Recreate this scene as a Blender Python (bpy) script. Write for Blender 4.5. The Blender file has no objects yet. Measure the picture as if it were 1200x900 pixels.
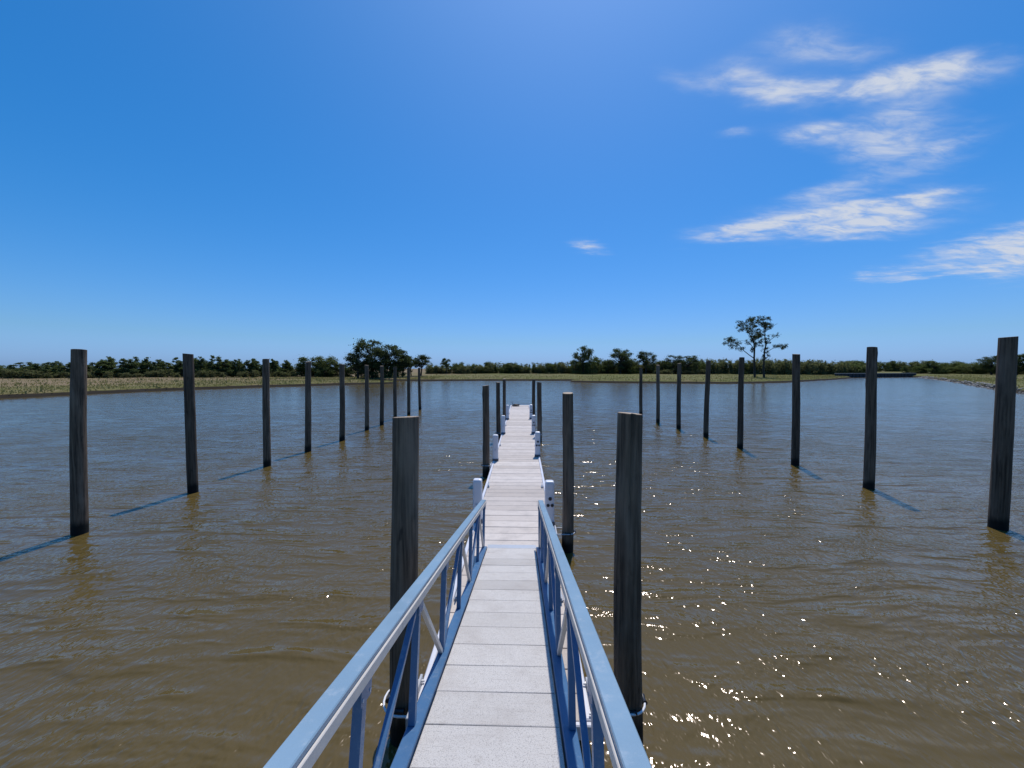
import bpy, math, random
import numpy as np
from mathutils import Vector, Matrix

SC = bpy.context.scene
COL = SC.collection
R = math.radians

# ------------------------------------------------------------------ camera
cam_d = bpy.data.cameras.new('camera')
cam_d.sensor_width = 36.0
cam_d.lens = 13.5
cam_d.clip_start = 0.05
cam_d.clip_end = 12000
cam = bpy.data.objects.new('camera', cam_d)
COL.objects.link(cam)
cam.location = (0.22, 0.0, 4.2)
cam.rotation_euler = (R(90 - 2.29), 0, R(1.53))
SC.camera = cam

# ------------------------------------------------------------------ light
SUN_AZ, SUN_EL = 13.0, 66.0          # degrees from +Y towards +X, above horizon
sv = Vector((math.sin(R(SUN_AZ)) * math.cos(R(SUN_EL)), math.cos(R(SUN_AZ)) * math.cos(R(SUN_EL)), math.sin(R(SUN_EL))))
sun_d = bpy.data.lights.new('sun', 'SUN')
sun_d.energy = 3.6
sun_d.angle = R(0.9)
sun_d.color = (1.0, 0.955, 0.89)
sun = bpy.data.objects.new('sun', sun_d)
COL.objects.link(sun)
sun.rotation_euler = (-sv).to_track_quat('-Z', 'Y').to_euler()
sun.location = (0, 0, 60)
SC.view_settings.view_transform = 'Standard'
SC.view_settings.look = 'None'
SC.view_settings.exposure = 0.0
SC.view_settings.gamma = 1.0
SC.view_settings.use_curve_mapping = False
SC.cycles.max_bounces = 6
SC.cycles.transparent_max_bounces = 8

# ------------------------------------------------------------------ node helper
class NT:
    def __init__(s, tree):
        s.t = tree; s.n = tree.nodes; s.l = tree.links
    def put(s, sock, v):
        if v is None: return
        if isinstance(v, bpy.types.NodeSocket): s.l.new(v, sock)
        elif isinstance(v, (tuple, list)):
            n = len(sock.default_value)
            sock.default_value = tuple(v)[:n] if len(v) >= n else tuple(v) + (1.0,)
        else: sock.default_value = v
    def m(s, op, a, b=None, c=None, clamp=False):
        n = s.n.new('ShaderNodeMath'); n.operation = op; n.use_clamp = clamp
        for i, v in enumerate((a, b, c)): s.put(n.inputs[i], v)
        return n.outputs[0]
    def ss(s, v, lo, hi, a=0.0, b=1.0):
        n = s.n.new('ShaderNodeMapRange'); n.interpolation_type = 'SMOOTHSTEP'
        s.put(n.inputs[0], v); n.inputs[1].default_value = lo; n.inputs[2].default_value = hi
        n.inputs[3].default_value = a; n.inputs[4].default_value = b
        return n.outputs[0]
    def noise(s, vec, scale, detail=4, rough=0.55, dist=0.0, color=False):
        n = s.n.new('ShaderNodeTexNoise'); s.put(n.inputs['Vector'], vec)
        n.inputs['Scale'].default_value = scale; n.inputs['Detail'].default_value = detail
        n.inputs['Roughness'].default_value = rough; n.inputs['Distortion'].default_value = dist
        return n.outputs['Color' if color else 'Fac']
    def mix(s, f, a, b):
        n = s.n.new('ShaderNodeMix'); n.data_type = 'RGBA'
        s.put(n.inputs[0], f); s.put(n.inputs[6], a); s.put(n.inputs[7], b)
        return n.outputs[2]
    def map(s, vec, scale=(1, 1, 1), rot=(0, 0, 0), loc=(0, 0, 0)):
        n = s.n.new('ShaderNodeMapping'); s.put(n.inputs[0], vec)
        n.inputs['Scale'].default_value = scale; n.inputs['Rotation'].default_value = rot; n.inputs['Location'].default_value = loc
        return n.outputs[0]
    def xyz(s, vec):
        n = s.n.new('ShaderNodeSeparateXYZ'); s.put(n.inputs[0], vec); return n.outputs
    def comb(s, x, y, z):
        n = s.n.new('ShaderNodeCombineXYZ')
        for i, v in enumerate((x, y, z)): s.put(n.inputs[i], v)
        return n.outputs[0]
    def bump(s, h, strength=1.0, dist=1.0, normal=None):
        n = s.n.new('ShaderNodeBump'); n.inputs['Strength'].default_value = strength
        n.inputs['Distance'].default_value = dist; s.put(n.inputs['Height'], h)
        if normal is not None: s.put(n.inputs['Normal'], normal)
        return n.outputs[0]

# ------------------------------------------------------------------ sky
world = bpy.data.worlds.new('World'); SC.world = world; world.use_nodes = True
w = NT(world.node_tree); w.n.clear()
sky = w.n.new('ShaderNodeTexSky'); sky.sky_type = 'NISHITA'; sky.sun_disc = False
sky.sun_elevation = R(SUN_EL); sky.sun_rotation = R(SUN_AZ)
sky.altitude = 0; sky.air_density = 1.0; sky.dust_density = 0.95; sky.ozone_density = 4.5
SKY_STRENGTH = 0.12
world.cycles.sampling_method = 'MANUAL'; world.cycles.sample_map_resolution = 512
geo = w.n.new('ShaderNodeTexCoord').outputs['Generated']
dx, dy, dz = w.xyz(geo)
az = w.m('MULTIPLY', w.m('ARCTAN2', dx, dy), 180 / math.pi)
el = w.m('MULTIPLY', w.m('ARCSINE', dz), 180 / math.pi)
zc = w.m('MAXIMUM', dz, 0.04)
layer = w.comb(w.m('DIVIDE', dx, zc), w.m('DIVIDE', dy, zc), 0.0)       # a level cloud layer
zc2 = w.m('ADD', zc, 0.22)
layer2 = w.comb(w.m('DIVIDE', dx, zc2), w.m('DIVIDE', dy, zc2), 0.0)       # gentler foreshortening for the fibres
warp = w.noise(w.map(layer, (1.2, 2.4, 1)), 1.7, 5, 0.6, color=True)
wx, wy, wz = w.xyz(warp)
azw = w.m('MULTIPLY_ADD', w.m('SUBTRACT', wx, 0.5), 6.0, az)
elw = w.m('MULTIPLY_ADD', w.m('SUBTRACT', wy, 0.5), 3.0, el)
ae = w.comb(azw, elw, 0.0)
# thin fair-weather cloud patches: azimuth, elevation, half sizes (degrees), tilt, density
CLOUDS = [(22.8,33.3,2.96,0.61,-0.32,0.60),(28.5,32.4,2.55,1.03,-0.39,1.00),(31.8,30.0,3.46,0.83,-0.29,0.85),(34.2,33.8,3.22,1.0,-0.27,0.75),(38.2,29.0,4.29,0.64,-0.29,0.95),(43.2,27.6,2.96,0.81,-0.30,0.95),(44.1,27.6,2.89,0.59,-0.28,0.65),(48.4,25.6,2.46,0.8,-0.25,0.40),(39.2,31.4,3.2,0.7,-0.28,0.62),(36.0,25.7,2.61,0.70,-0.22,1.00),(42.2,22.2,3.49,1.43,-0.40,1.00),(43.6,24.7,2.67,1.06,-0.19,0.65),(47.0,20.7,1.48,0.64,-0.15,0.55),(27.9,27.6,1.8,0.40,-0.16,0.75),(36.3,16.7,6.38,1.25,-0.07,1.00),(41.7,16.5,3.67,0.91,-0.18,1.00),(28.6,17.0,4.28,0.59,0.01,0.90),(37.7,19.5,3.39,0.59,0.02,0.70),(39.7,15.4,3.78,0.78,-0.23,1.00),(43.0,16.6,2.44,0.49,-0.10,0.60),(48.3,11.4,3.61,0.62,0.14,0.90),(51.0,9.6,1.98,1.11,0.01,1.00),(45.6,9.6,3.52,0.41,-0.03,0.85),(52.5,11.0,2.42,0.98,-0.03,0.90),(55.3,12.9,2.43,0.90,-0.03,0.80),(9.4,17.1,1.85,0.5,-0.22,1.1),(41.2,10.1,0.95,0.36,-0.16,0.40),(54.6,20.6,2.55,0.95,-0.22,0.60),(66,15,4,1.1,-.1,.8),(72,24,5,1.4,-.1,.6)]
mask = None
for (a0, e0, ru, rv, rot, amp) in CLOUDS:
    mp = w.n.new('ShaderNodeMapping'); mp.vector_type = 'TEXTURE'; w.l.new(ae, mp.inputs[0])
    mp.inputs['Location'].default_value = (a0, e0, 0); mp.inputs['Rotation'].default_value = (0, 0, rot); mp.inputs['Scale'].default_value = (ru * 1.1, rv * 1.25, 1)
    vd = w.n.new('ShaderNodeVectorMath'); vd.operation = 'DOT_PRODUCT'
    w.l.new(mp.outputs[0], vd.inputs[0]); w.l.new(mp.outputs[0], vd.inputs[1])
    mask = w.m('MULTIPLY_ADD', w.m('POWER', 0.5, vd.outputs['Value']), amp, 0.0 if mask is None else mask)
mask = w.m('MINIMUM', mask, 1.5)
puff = w.noise(w.map(layer2, (3.0, 7.0, 1), (0, 0, R(-8))), 2.6, 5, 0.62, 0.5)
fin = w.noise(w.map(layer2, (4.2, 13.0, 1), (0, 0, R(-10))), 2.0, 5, 0.52, 1.2)
body = w.m('MULTIPLY', w.ss(mask, 0.04, 1.45), w.ss(puff, 0.28, 0.66, 0.30, 1.0))
veil = w.m('MULTIPLY', body, w.ss(w.m('MULTIPLY_ADD', body, 0.30, fin), 0.26, 0.84, 0.42, 1.0))
dens = w.m('MULTIPLY', veil, 1.12, clamp=True)
hs = w.n.new('ShaderNodeHueSaturation'); hs.inputs['Saturation'].default_value = 1.4; hs.inputs['Value'].default_value = 1.0
w.l.new(sky.outputs[0], hs.inputs['Color'])
cr, cg, cb = w.xyz(hs.outputs[0])
def soft(c, gain, k):                       # soft shoulder: the camera holds back the bright band near the horizon
    return w.m('DIVIDE', w.m('MULTIPLY', c, gain), w.m('MULTIPLY_ADD', c, k * SKY_STRENGTH, 1.0))
sg = soft(cg, 1.34, 1.25)
skyg = w.comb(w.m('MINIMUM', soft(cr, 0.80, 1.2), w.m('MULTIPLY', sg, 0.60)), sg, w.m('MAXIMUM', soft(cb, 1.30, 0.25), w.m('MULTIPLY', sg, 1.66)))
skyc = w.mix(dens, skyg, (4.9, 5.4, 6.4, 1))
bg = w.n.new('ShaderNodeBackground'); w.l.new(skyc, bg.inputs[0]); bg.inputs[1].default_value = SKY_STRENGTH
wo = w.n.new('ShaderNodeOutputWorld'); w.l.new(bg.outputs[0], wo.inputs[0])

# ------------------------------------------------------------------ materials
def newmat(name):
    m = bpy.data.materials.new(name); m.use_nodes = True
    t = NT(m.node_tree); b = t.n['Principled BSDF']
    return m, t, b
def P(t): return t.n.new('ShaderNodeNewGeometry').outputs['Position']
def OBJ(t): return t.n.new('ShaderNodeTexCoord').outputs['Object']
def RND(t): return t.n.new('ShaderNodeObjectInfo').outputs['Random']

def mat_water():
    m, t, b = newmat('muddy_water')
    p = P(t)
    pw = t.n.new('ShaderNodeVectorMath'); pw.operation = 'MULTIPLY_ADD'
    nz = t.noise(t.map(p, (1, 1, 0)), 0.16, 2, 0.5, color=True)
    t.l.new(nz, pw.inputs[0]); pw.inputs[1].default_value = (1.8, 1.8, 0); t.l.new(p, pw.inputs[2])
    q = pw.outputs[0]
    big = t.noise(t.map(q, (0.42, 1.25, 0), (0, 0, R(-14))), 0.60, 2, 0.45)
    cr1 = t.noise(t.map(q, (0.34, 1.5, 0), (0, 0, R(-16))), 1.25, 2, 0.45)
    cr2 = t.noise(t.map(q, (0.38, 1.4, 0), (0, 0, R(12))), 1.9, 2, 0.5)
    sml = t.noise(t.map(q, (1.25, 0.8, 0), (0, 0, R(28))), 4.4, 2, 0.5)
    fin = t.noise(t.map(q, (1.3, 0.85, 0), (0, 0, R(-25))), 10.5, 1, 0.5)
    gust = t.ss(t.noise(t.map(p, (0.5, 1, 0)), 0.05, 3, 0.55), 0.3, 0.7, 0.7, 1.15)
    patch = t.ss(t.noise(t.map(q, (0.6, 1, 0)), 0.75, 2, 0.55), 0.36, 0.68, 0.45, 1.25)
    h = t.m('MULTIPLY', big, 0.10)
    h = t.m('MULTIPLY_ADD', t.m('POWER', t.ss(cr1, 0.36, 0.80), 1.6), 0.066, h)     # peaked crests, flat troughs
    h = t.m('MULTIPLY_ADD', t.m('POWER', t.ss(cr2, 0.38, 0.80), 1.6), 0.050, h)
    h = t.m('MULTIPLY_ADD', t.m('MULTIPLY', sml, patch), 0.052, h)
    h = t.m('MULTIPLY_ADD', t.m('MULTIPLY', fin, patch), 0.023, h)
    wx_, wy_, wz_ = t.xyz(p)
    h = t.m('MULTIPLY', h, t.m('MULTIPLY', gust, t.ss(wy_, 4, 55, 1.0, 0.27)))       # calmer away from the landing
    b.inputs['Normal'].default_value = (0, 0, 0)
    t.l.new(t.bump(h, 1.0, 1.0), b.inputs['Normal'])
    silt = t.noise(t.map(p, (0.6, 1, 0)), 0.12, 4, 0.6)
    col = t.mix(t.ss(silt, 0.3, 0.7), (0.108, 0.075, 0.023, 1), (0.092, 0.066, 0.021, 1))
    t.l.new(col, b.inputs['Base Color'])
    b.inputs['Roughness'].default_value = 0.125
    b.inputs['IOR'].default_value = 1.42; b.inputs['Specular Tint'].default_value = (1.0, 0.87, 0.81, 1)
    return m

def mat_ground():
    m, t, b = newmat('dry_grassland')
    p = P(t); x, y, z = t.xyz(p)
    n1 = t.noise(t.map(p, (1, 1, 0)), 0.045, 5, 0.6)
    n2 = t.noise(t.map(p, (1, 1, 0)), 0.35, 5, 0.65)
    n3 = t.noise(p, 2.2, 4, 0.7)
    grass = t.mix(t.ss(n1, 0.38, 0.62), (0.140, 0.130, 0.042, 1), (0.205, 0.155, 0.080, 1))
    grass = t.mix(t.ss(n2, 0.45, 0.72), grass, (0.098, 0.105, 0.030, 1))
    soil = t.mix(t.ss(n3, 0.35, 0.7), (0.205, 0.135, 0.083, 1), (0.255, 0.182, 0.118, 1))
    green = t.m('MULTIPLY', t.ss(x, -45, 10), 0.62)
    grass = t.mix(green, grass, t.mix(n2, (0.135, 0.140, 0.040, 1), (0.105, 0.118, 0.034, 1)))
    bare = t.m('MULTIPLY', t.ss(t.noise(t.map(p, (0.5, 1, 0), loc=(7, 3, 0)), 0.07, 5, 0.62), 0.52, 0.66), 0.75)
    inland = t.m('MULTIPLY', t.ss(t.m('MULTIPLY_ADD', t.m('SUBTRACT', n1, 0.5), 0.9, z), 0.80, 1.25), t.ss(x, -48, -80, 0.05, 0.6))
    c = t.mix(t.m('MAXIMUM', bare, inland), grass, soil)
    edge = t.m('MULTIPLY_ADD', t.m('SUBTRACT', n2, 0.5), 0.25, z)
    c = t.mix(t.ss(edge, 0.42, 0.56), (0.026, 0.021, 0.015, 1), c)
    t.l.new(c, b.inputs['Base Color'])
    b.inputs['Roughness'].default_value = 0.95; b.inputs['Specular IOR Level'].default_value = 0.15
    t.l.new(t.bump(n3, 0.5, 0.15), b.inputs['Normal'])
    return m

def mat_pole():
    m, t, b = newmat('weathered_pole_timber')
    o = OBJ(t); p = P(t); x, y, z = t.xyz(p); r = RND(t)
    off = t.n.new('ShaderNodeVectorMath'); off.operation = 'ADD'
    t.l.new(o, off.inputs[0]); t.l.new(t.comb(t.m('MULTIPLY', r, 37.0), 0.0, t.m('MULTIPLY', r, 11.0)), off.inputs[1])
    q = off.outputs[0]
    gr = t.noise(t.map(q, (26, 26, 0.9)), 1.0, 6, 0.65, 0.2)
    bl = t.noise(t.map(q, (3.5, 3.5, 0.8)), 1.0, 4, 0.6)
    kn = t.noise(t.map(q, (9, 9, 3.0)), 1.0, 2, 0.5)
    c = t.mix(t.ss(gr, 0.32, 0.68), (0.046, 0.032, 0.022, 1), (0.170, 0.118, 0.080, 1))
    c = t.mix(t.m('MULTIPLY', t.ss(bl, 0.45, 0.75), 0.55), c, (0.250, 0.185, 0.135, 1))
    c = t.mix(t.m('MULTIPLY', t.ss(kn, 0.66, 0.76), 0.6), c, (0.012, 0.010, 0.009, 1))
    zz = t.m('MULTIPLY_ADD', t.m('SUBTRACT', bl, 0.5), 0.35, z)
    c = t.mix(t.ss(zz, 0.18, 0.40), (0.010, 0.010, 0.008, 1), c)       # wet, algae-stained foot
    hv = t.n.new('ShaderNodeHueSaturation'); t.l.new(c, hv.inputs['Color']); t.l.new(t.m('MULTIPLY_ADD', r, 0.55, 0.72), hv.inputs['Value'])
    t.l.new(hv.outputs[0], b.inputs['Base Color'])
    b.inputs['Roughness'].default_value = 0.82; b.inputs['Specular IOR Level'].default_value = 0.3
    t.l.new(t.bump(t.m('ADD', gr, t.m('MULTIPLY', bl, 0.6)), 0.8, 0.012), b.inputs['Normal'])
    return m

def mat_endgrain():
    m, t, b = newmat('sawn_end_grain')
    o = OBJ(t); x, y, z = t.xyz(o)
    rr = t.m('SQRT', t.m('MULTIPLY_ADD', x, x, t.m('MULTIPLY', y, y)))
    n = t.noise(o, 14, 4, 0.6)
    rings = t.m('SINE', t.m('MULTIPLY_ADD', n, 3.0, t.m('MULTIPLY', rr, 240.0)))
    c = t.mix(t.ss(rings, -1, 1), (0.36, 0.27, 0.19, 1), (0.50, 0.40, 0.29, 1))
    c = t.mix(t.ss(n, 0.55, 0.8), c, (0.16, 0.12, 0.09, 1))
    t.l.new(c, b.inputs['Base Color']); b.inputs['Roughness'].default_value = 0.9
    return m

def mat_deck(name, ca, cb, speck, rough=0.75):
    m, t, b = newmat(name)
    p = P(t); o = OBJ(t); r = RND(t)
    n1 = t.noise(p, 130, 3, 0.75)
    n2 = t.noise(t.map(p, (1, 1, 1)), 2.3, 5, 0.65)
    n3 = t.noise(t.map(p, (3, 40, 3)), 1.0, 4, 0.6)
    mud = t.noise(p, 7.0, 5, 0.7)
    c = t.mix(r, ca, cb)
    c = t.mix(t.m('MULTIPLY', t.ss(n1, 0.50, 0.68), speck), c, (0.20, 0.18, 0.17, 1))
    c = t.mix(t.m('MULTIPLY', t.ss(n2, 0.42, 0.78), 0.50), c, (0.36, 0.32, 0.29, 1))
    c = t.mix(t.m('MULTIPLY', t.ss(n3, 0.50, 0.75), 0.22), c, (0.30, 0.26, 0.23, 1))
    c = t.mix(t.m('MULTIPLY', t.ss(mud, 0.58, 0.76), 0.5), c, (0.24, 0.20, 0.16, 1))
    t.l.new(c, b.inputs['Base Color']); b.inputs['Roughness'].default_value = rough
    b.inputs['Specular IOR Level'].default_value = 0.3
    t.l.new(t.bump(t.m('ADD', t.m('MULTIPLY', n1, 0.5), n3), 0.4, 0.004), b.inputs['Normal'])
    return m

def mat_paint(name, col, worn, rough=0.35, amount=0.5, metal=0.0, scale=9.0):
    m, t, b = newmat(name)
    p = OBJ(t)
    n = t.noise(p, scale, 6, 0.7); n2 = t.noise(p, scale * 9, 4, 0.7); n3 = t.noise(p, 1.3, 3, 0.5)
    c = t.mix(t.m('MULTIPLY', t.ss(n3, 0.35, 0.7), 0.30), col, tuple(v * 0.72 for v in col[:3]) + (1,))
    c = t.mix(t.m('MULTIPLY', t.ss(n, 0.54, 0.74), amount), c, worn)
    c = t.mix(t.m('MULTIPLY', t.ss(n2, 0.60, 0.75), amount * 0.5), c, worn)
    t.l.new(c, b.inputs['Base Color']); b.inputs['Metallic'].default_value = metal
    t.l.new(t.ss(n, 0.3, 0.7, rough * 0.85, min(1, rough * 1.35)), b.inputs['Roughness'])
    t.l.new(t.bump(n2, 0.25, 0.002), b.inputs['Normal'])
    return m

def mat_leaf(name, ca, cb, trans=0.35):
    m, t, b = newmat(name)
    r = RND(t); p = P(t)
    n = t.noise(p, 0.55, 3, 0.6)
    f = t.m('ADD', t.m('MULTIPLY', r, 0.55), t.m('MULTIPLY', n, 0.5), clamp=True)
    c = t.mix(f, ca, cb)
    t.n.remove(b)
    d = t.n.new('ShaderNodeBsdfDiffuse'); t.l.new(c, d.inputs[0])
    tr = t.n.new('ShaderNodeBsdfTranslucent'); t.l.new(t.mix(0.4, c, (0.14, 0.17, 0.03, 1)), tr.inputs[0])
    mx = t.n.new('ShaderNodeMixShader'); mx.inputs[0].default_value = trans
    t.l.new(d.outputs[0], mx.inputs[1]); t.l.new(tr.outputs[0], mx.inputs[2])
    t.l.new(mx.outputs[0], t.n['Material Output'].inputs[0])
    return m

def mat_plain(name, col, rough=0.6, var=0.3, scale=6.0, metal=0.0):
    m, t, b = newmat(name)
    n = t.noise(OBJ(t), scale, 5, 0.65)
    t.l.new(t.mix(t.ss(n, 0.3, 0.7), col, tuple(v * (1 - var) for v in col[:3]) + (1,)), b.inputs['Base Color'])
    b.inputs['Roughness'].default_value = rough; b.inputs['Metallic'].default_value = metal
    t.l.new(t.bump(n, 0.3, 0.01), b.inputs['Normal'])
    return m

M = dict(
    water=mat_water(), ground=mat_ground(), pole=mat_pole(), endgrain=mat_endgrain(),
    gdeck=mat_deck('speckled_panel', (0.59, 0.555, 0.52, 1), (0.46, 0.43, 0.40, 1), 0.9),
    ddeck=mat_deck('bleached_plank', (0.66, 0.585, 0.525, 1), (0.49, 0.42, 0.365, 1), 0.45),
    blue=mat_paint('blue_paint', (0.062, 0.145, 0.27, 1), (0.24, 0.29, 0.35, 1), 0.36, 0.55),
    railblue=mat_paint('handrail_blue_paint', (0.215, 0.32, 0.41, 1), (0.40, 0.45, 0.50, 1), 0.34, 0.45),
    bare=mat_paint('scuffed_metal_and_sunlit_brace', (0.60, 0.55, 0.50, 1), (0.34, 0.30, 0.26, 1), 0.45, 0.5),  # scuffed metal on the rail channel; sunlight put into colour on the braces
    galv=mat_paint('galvanised_steel', (0.46, 0.48, 0.52, 1), (0.30, 0.30, 0.32, 1), 0.38, 0.5),
    white=mat_paint('white_painted_metal', (0.76, 0.76, 0.78, 1), (0.40, 0.38, 0.36, 1), 0.35, 0.35),
    edge=mat_paint('white_dock_edging', (0.66, 0.66, 0.71, 1), (0.40, 0.38, 0.37, 1), 0.40, 0.4),
    pedestal=mat_paint('white_pedestal_shell', (0.70, 0.70, 0.74, 1), (0.52, 0.50, 0.50, 1), 0.32, 0.2),
    dark=mat_plain('dark_plastic', (0.018, 0.019, 0.026, 1), 0.45),
    greyp=mat_plain('grey_plastic', (0.13, 0.13, 0.15, 1), 0.5),
    flt=mat_plain('concrete_float', (0.22, 0.21, 0.20, 1), 0.85),
    stone=mat_plain('pale_stone', (0.36, 0.33, 0.29, 1), 0.9, 0.5, 1.2),
    sheet=mat_plain('dark_sheet_pile', (0.035, 0.035, 0.042, 1), 0.8, 0.4, 0.8),
    coping=mat_plain('concrete_coping', (0.34, 0.32, 0.30, 1), 0.9, 0.3, 0.8),
    bark=mat_plain('tree_bark', (0.055, 0.043, 0.034, 1), 0.95, 0.4, 3.0),
    grass=mat_leaf('dry_grass_blades', (0.19, 0.18, 0.055, 1), (0.31, 0.25, 0.12, 1), 0.5),
    pine=mat_leaf('pine_needles', (0.058, 0.090, 0.042, 1), (0.150, 0.175, 0.075, 1), 0.5),
    broad=mat_leaf('dark_leaves', (0.042, 0.060, 0.036, 1), (0.098, 0.118, 0.060, 1), 0.40),
    bush=mat_leaf('mid_green_leaves', (0.075, 0.104, 0.042, 1), (0.160, 0.176, 0.070, 1), 0.48),
    scrub=mat_leaf('olive_scrub_leaves', (0.130, 0.145, 0.068, 1), (0.235, 0.225, 0.120, 1), 0.5),
    lone=mat_leaf('grey_green_leaves', (0.034, 0.046, 0.032, 1), (0.075, 0.088, 0.052, 1), 0.35),
)

# ------------------------------------------------------------------ mesh helper
class MB:
    def __init__(s): s.v = []; s.f = []; s.mi = []; s.sm = []
    def add(s, vs, fs, mi=0, smooth=False):
        o = len(s.v); s.v += [tuple(q) for q in vs]
        for f in fs: s.f.append(tuple(i + o for i in f)); s.mi.append(mi); s.sm.append(smooth)
        return s
    def box(s, c, d, mi=0, bev=0.0, rot=None):
        hx, hy, hz = d[0] / 2, d[1] / 2, d[2] / 2
        if bev <= 0:
            vs = [(x * hx, y * hy, z * hz) for z in (-1, 1) for y in (-1, 1) for x in (-1, 1)]
            fs = [(0, 2, 3, 1), (4, 5, 7, 6), (0, 1, 5, 4), (2, 6, 7, 3), (0, 4, 6, 2), (1, 3, 7, 5)]
        else:
            b = bev; vs = []
            for z, ins in ((-hz, b), (-hz + b, 0), (hz - b, 0), (hz, b)):
                vs += [(-hx + ins, -hy + ins, z), (hx - ins, -hy + ins, z), (hx - ins, hy - ins, z), (-hx + ins, hy - ins, z)]
            fs = [(3, 2, 1, 0), (12, 13, 14, 15)]
            for k in range(3):
                for j in range(4):
                    a = k * 4 + j; e = k * 4 + (j + 1) % 4
                    fs.append((a, e, e + 4, a + 4))
        vs = [Vector(q) for q in vs]
        if rot is not None: vs = [rot @ q for q in vs]
        s.add([q + Vector(c) for q in vs], fs, mi); return s
    def bar(s, a, b, wd, ht, mi=0, up=(0, 0, 1), bev=0.004):
        a = Vector(a); b = Vector(b); d = (b - a); L = d.length; d.normalize()
        x = d.cross(Vector(up)); x = x.normalized() if x.length > 1e-4 else Vector((1, 0, 0)); z = x.cross(d)
        m = Matrix((x, d, z)).transposed()
        return s.box((a + b) / 2, (wd, L, ht), mi, bev, m)
    def tube(s, pts, rad, n=8, mi=0, cap=True, smooth=True):
        pts = [Vector(q) for q in pts]; rad = rad if isinstance(rad, (list, tuple)) else [rad] * len(pts)
        vs = []; fs = []
        for i, q in enumerate(pts):
            d = (pts[min(i + 1, len(pts) - 1)] - pts[max(i - 1, 0)]).normalized()
            x = d.cross(Vector((0.31, 0.17, 1) if abs(d.z) < 0.9 else (1, 0.2, 0))).normalized(); y = d.cross(x)
            for k in range(n):
                t = 2 * math.pi * k / n
                vs.append(q + (x * math.cos(t) + y * math.sin(t)) * rad[i])
        for i in range(len(pts) - 1):
            for k in range(n):
                a = i * n + k; e = i * n + (k + 1) % n
                fs.append((a, a + n, e + n, e))
        s.add(vs, fs, mi, smooth)
        if cap:
            s.add([vs[k] for k in range(n)], [tuple(range(n))], mi)
            s.add([vs[-n + k] for k in range(n)], [tuple(range(n - 1, -1, -1))], mi)
        return s
    def mesh(s, name, mats):
        me = bpy.data.meshes.new(name); me.from_pydata(s.v, [], s.f)
        for m in (mats if isinstance(mats, (list, tuple)) else [mats]): me.materials.append(m)
        me.polygons.foreach_set('material_index', s.mi); me.polygons.foreach_set('use_smooth', s.sm)
        me.update(); return me
    def build(s, name, mats, parent=None, loc=None):
        return link(name, s.mesh(name, mats), parent, loc)

def link(name, me, parent=None, loc=None):
    o = bpy.data.objects.new(name, me); COL.objects.link(o)
    if parent is not None: o.parent = parent
    if loc is not None: o.location = loc
    return o
def tag(o, label=None, cat=None, group=None, kind=None):
    if label: o['label'] = label
    if cat: o['category'] = cat
    if group: o['group'] = group
    if kind: o['kind'] = kind
    return o
def empty(name, loc=(0, 0, 0), rot=(0, 0, 0)):
    o = bpy.data.objects.new(name, None); COL.objects.link(o); o.location = loc; o.rotation_euler = rot
    o.empty_display_size = 0.2
    return o
def npmesh(name, verts, faces, mat):
    """verts (n,3), faces (m,k) arrays of equal-sided faces"""
    me = bpy.data.meshes.new(name); n, k = faces.shape
    me.vertices.add(len(verts)); me.vertices.foreach_set('co', verts.astype(np.float32).ravel())
    me.loops.add(n * k); me.loops.foreach_set('vertex_index', faces.astype(np.int32).ravel())
    me.polygons.add(n); me.polygons.foreach_set('loop_start', np.arange(0, n * k, k, dtype=np.int32))
    me.materials.append(mat); me.update(calc_edges=True); return me

# ------------------------------------------------------------------ terrain
LAKE = np.array([(-85,-6),(-40,-2),(-10,.5),(0,.8),(10,.6),(40,-3),(88,-10),(92,20),(86,50),(85.4,67.4),(100.3,84.8),(133.6,121.8),(170,165),
    (197,196),(190,200),(150,184),(146.5,174),(122,152),(98.2,133),(84,121),(71.4,113),(57.4,109.6),(36.8,112.2),(24,115.5),(16,118.6),(15,123),(24,130),(17.6,135.6),
    (8,136),(-3,135),(-15,134.7),(-32,130.5),(-44,134),(-64,142),(-66,134),(-50,122),(-38,112),(-34.5,107),(-36.4,104),(-46.7,98.2),(-56,88.5),(-65,77),(-71,63),(-73.3,52),(-79,25)], float)
def wob(x, y):
    return 0.30*np.sin(x*2.3+1.1*np.sin(y*.9))*np.sin(y*1.9+x*.7) + 0.35*np.sin(x*.9+1.3*np.sin(y*.31))*np.sin(y*.7+.8*np.sin(x*.23)) + 0.5*np.sin(x*.21+2)*np.sin(y*.17+1)
def shore(x, y):
    """signed distance to the waterline, land positive"""
    x = np.asarray(x, float); y = np.asarray(y, float)
    d = np.full(x.shape, 1e9); ins = np.zeros(x.shape, bool)
    for i in range(len(LAKE)):
        ax, ay = LAKE[i]; bx, by = LAKE[(i + 1) % len(LAKE)]
        ex, ey = bx - ax, by - ay
        t = np.clip(((x - ax) * ex + (y - ay) * ey) / (ex * ex + ey * ey), 0, 1)
        d = np.minimum(d, np.hypot(x - ax - t * ex, y - ay - t * ey))
        if ay != by:
            c = ((ay > y) != (by > y)) & (x < ex * (y - ay) / (by - ay) + ax)
            ins ^= c
    return np.where(ins, -d, d) + np.where(y > 20, wob(x, y), 0) * np.clip(1 - d / 12, 0, 1)
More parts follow.
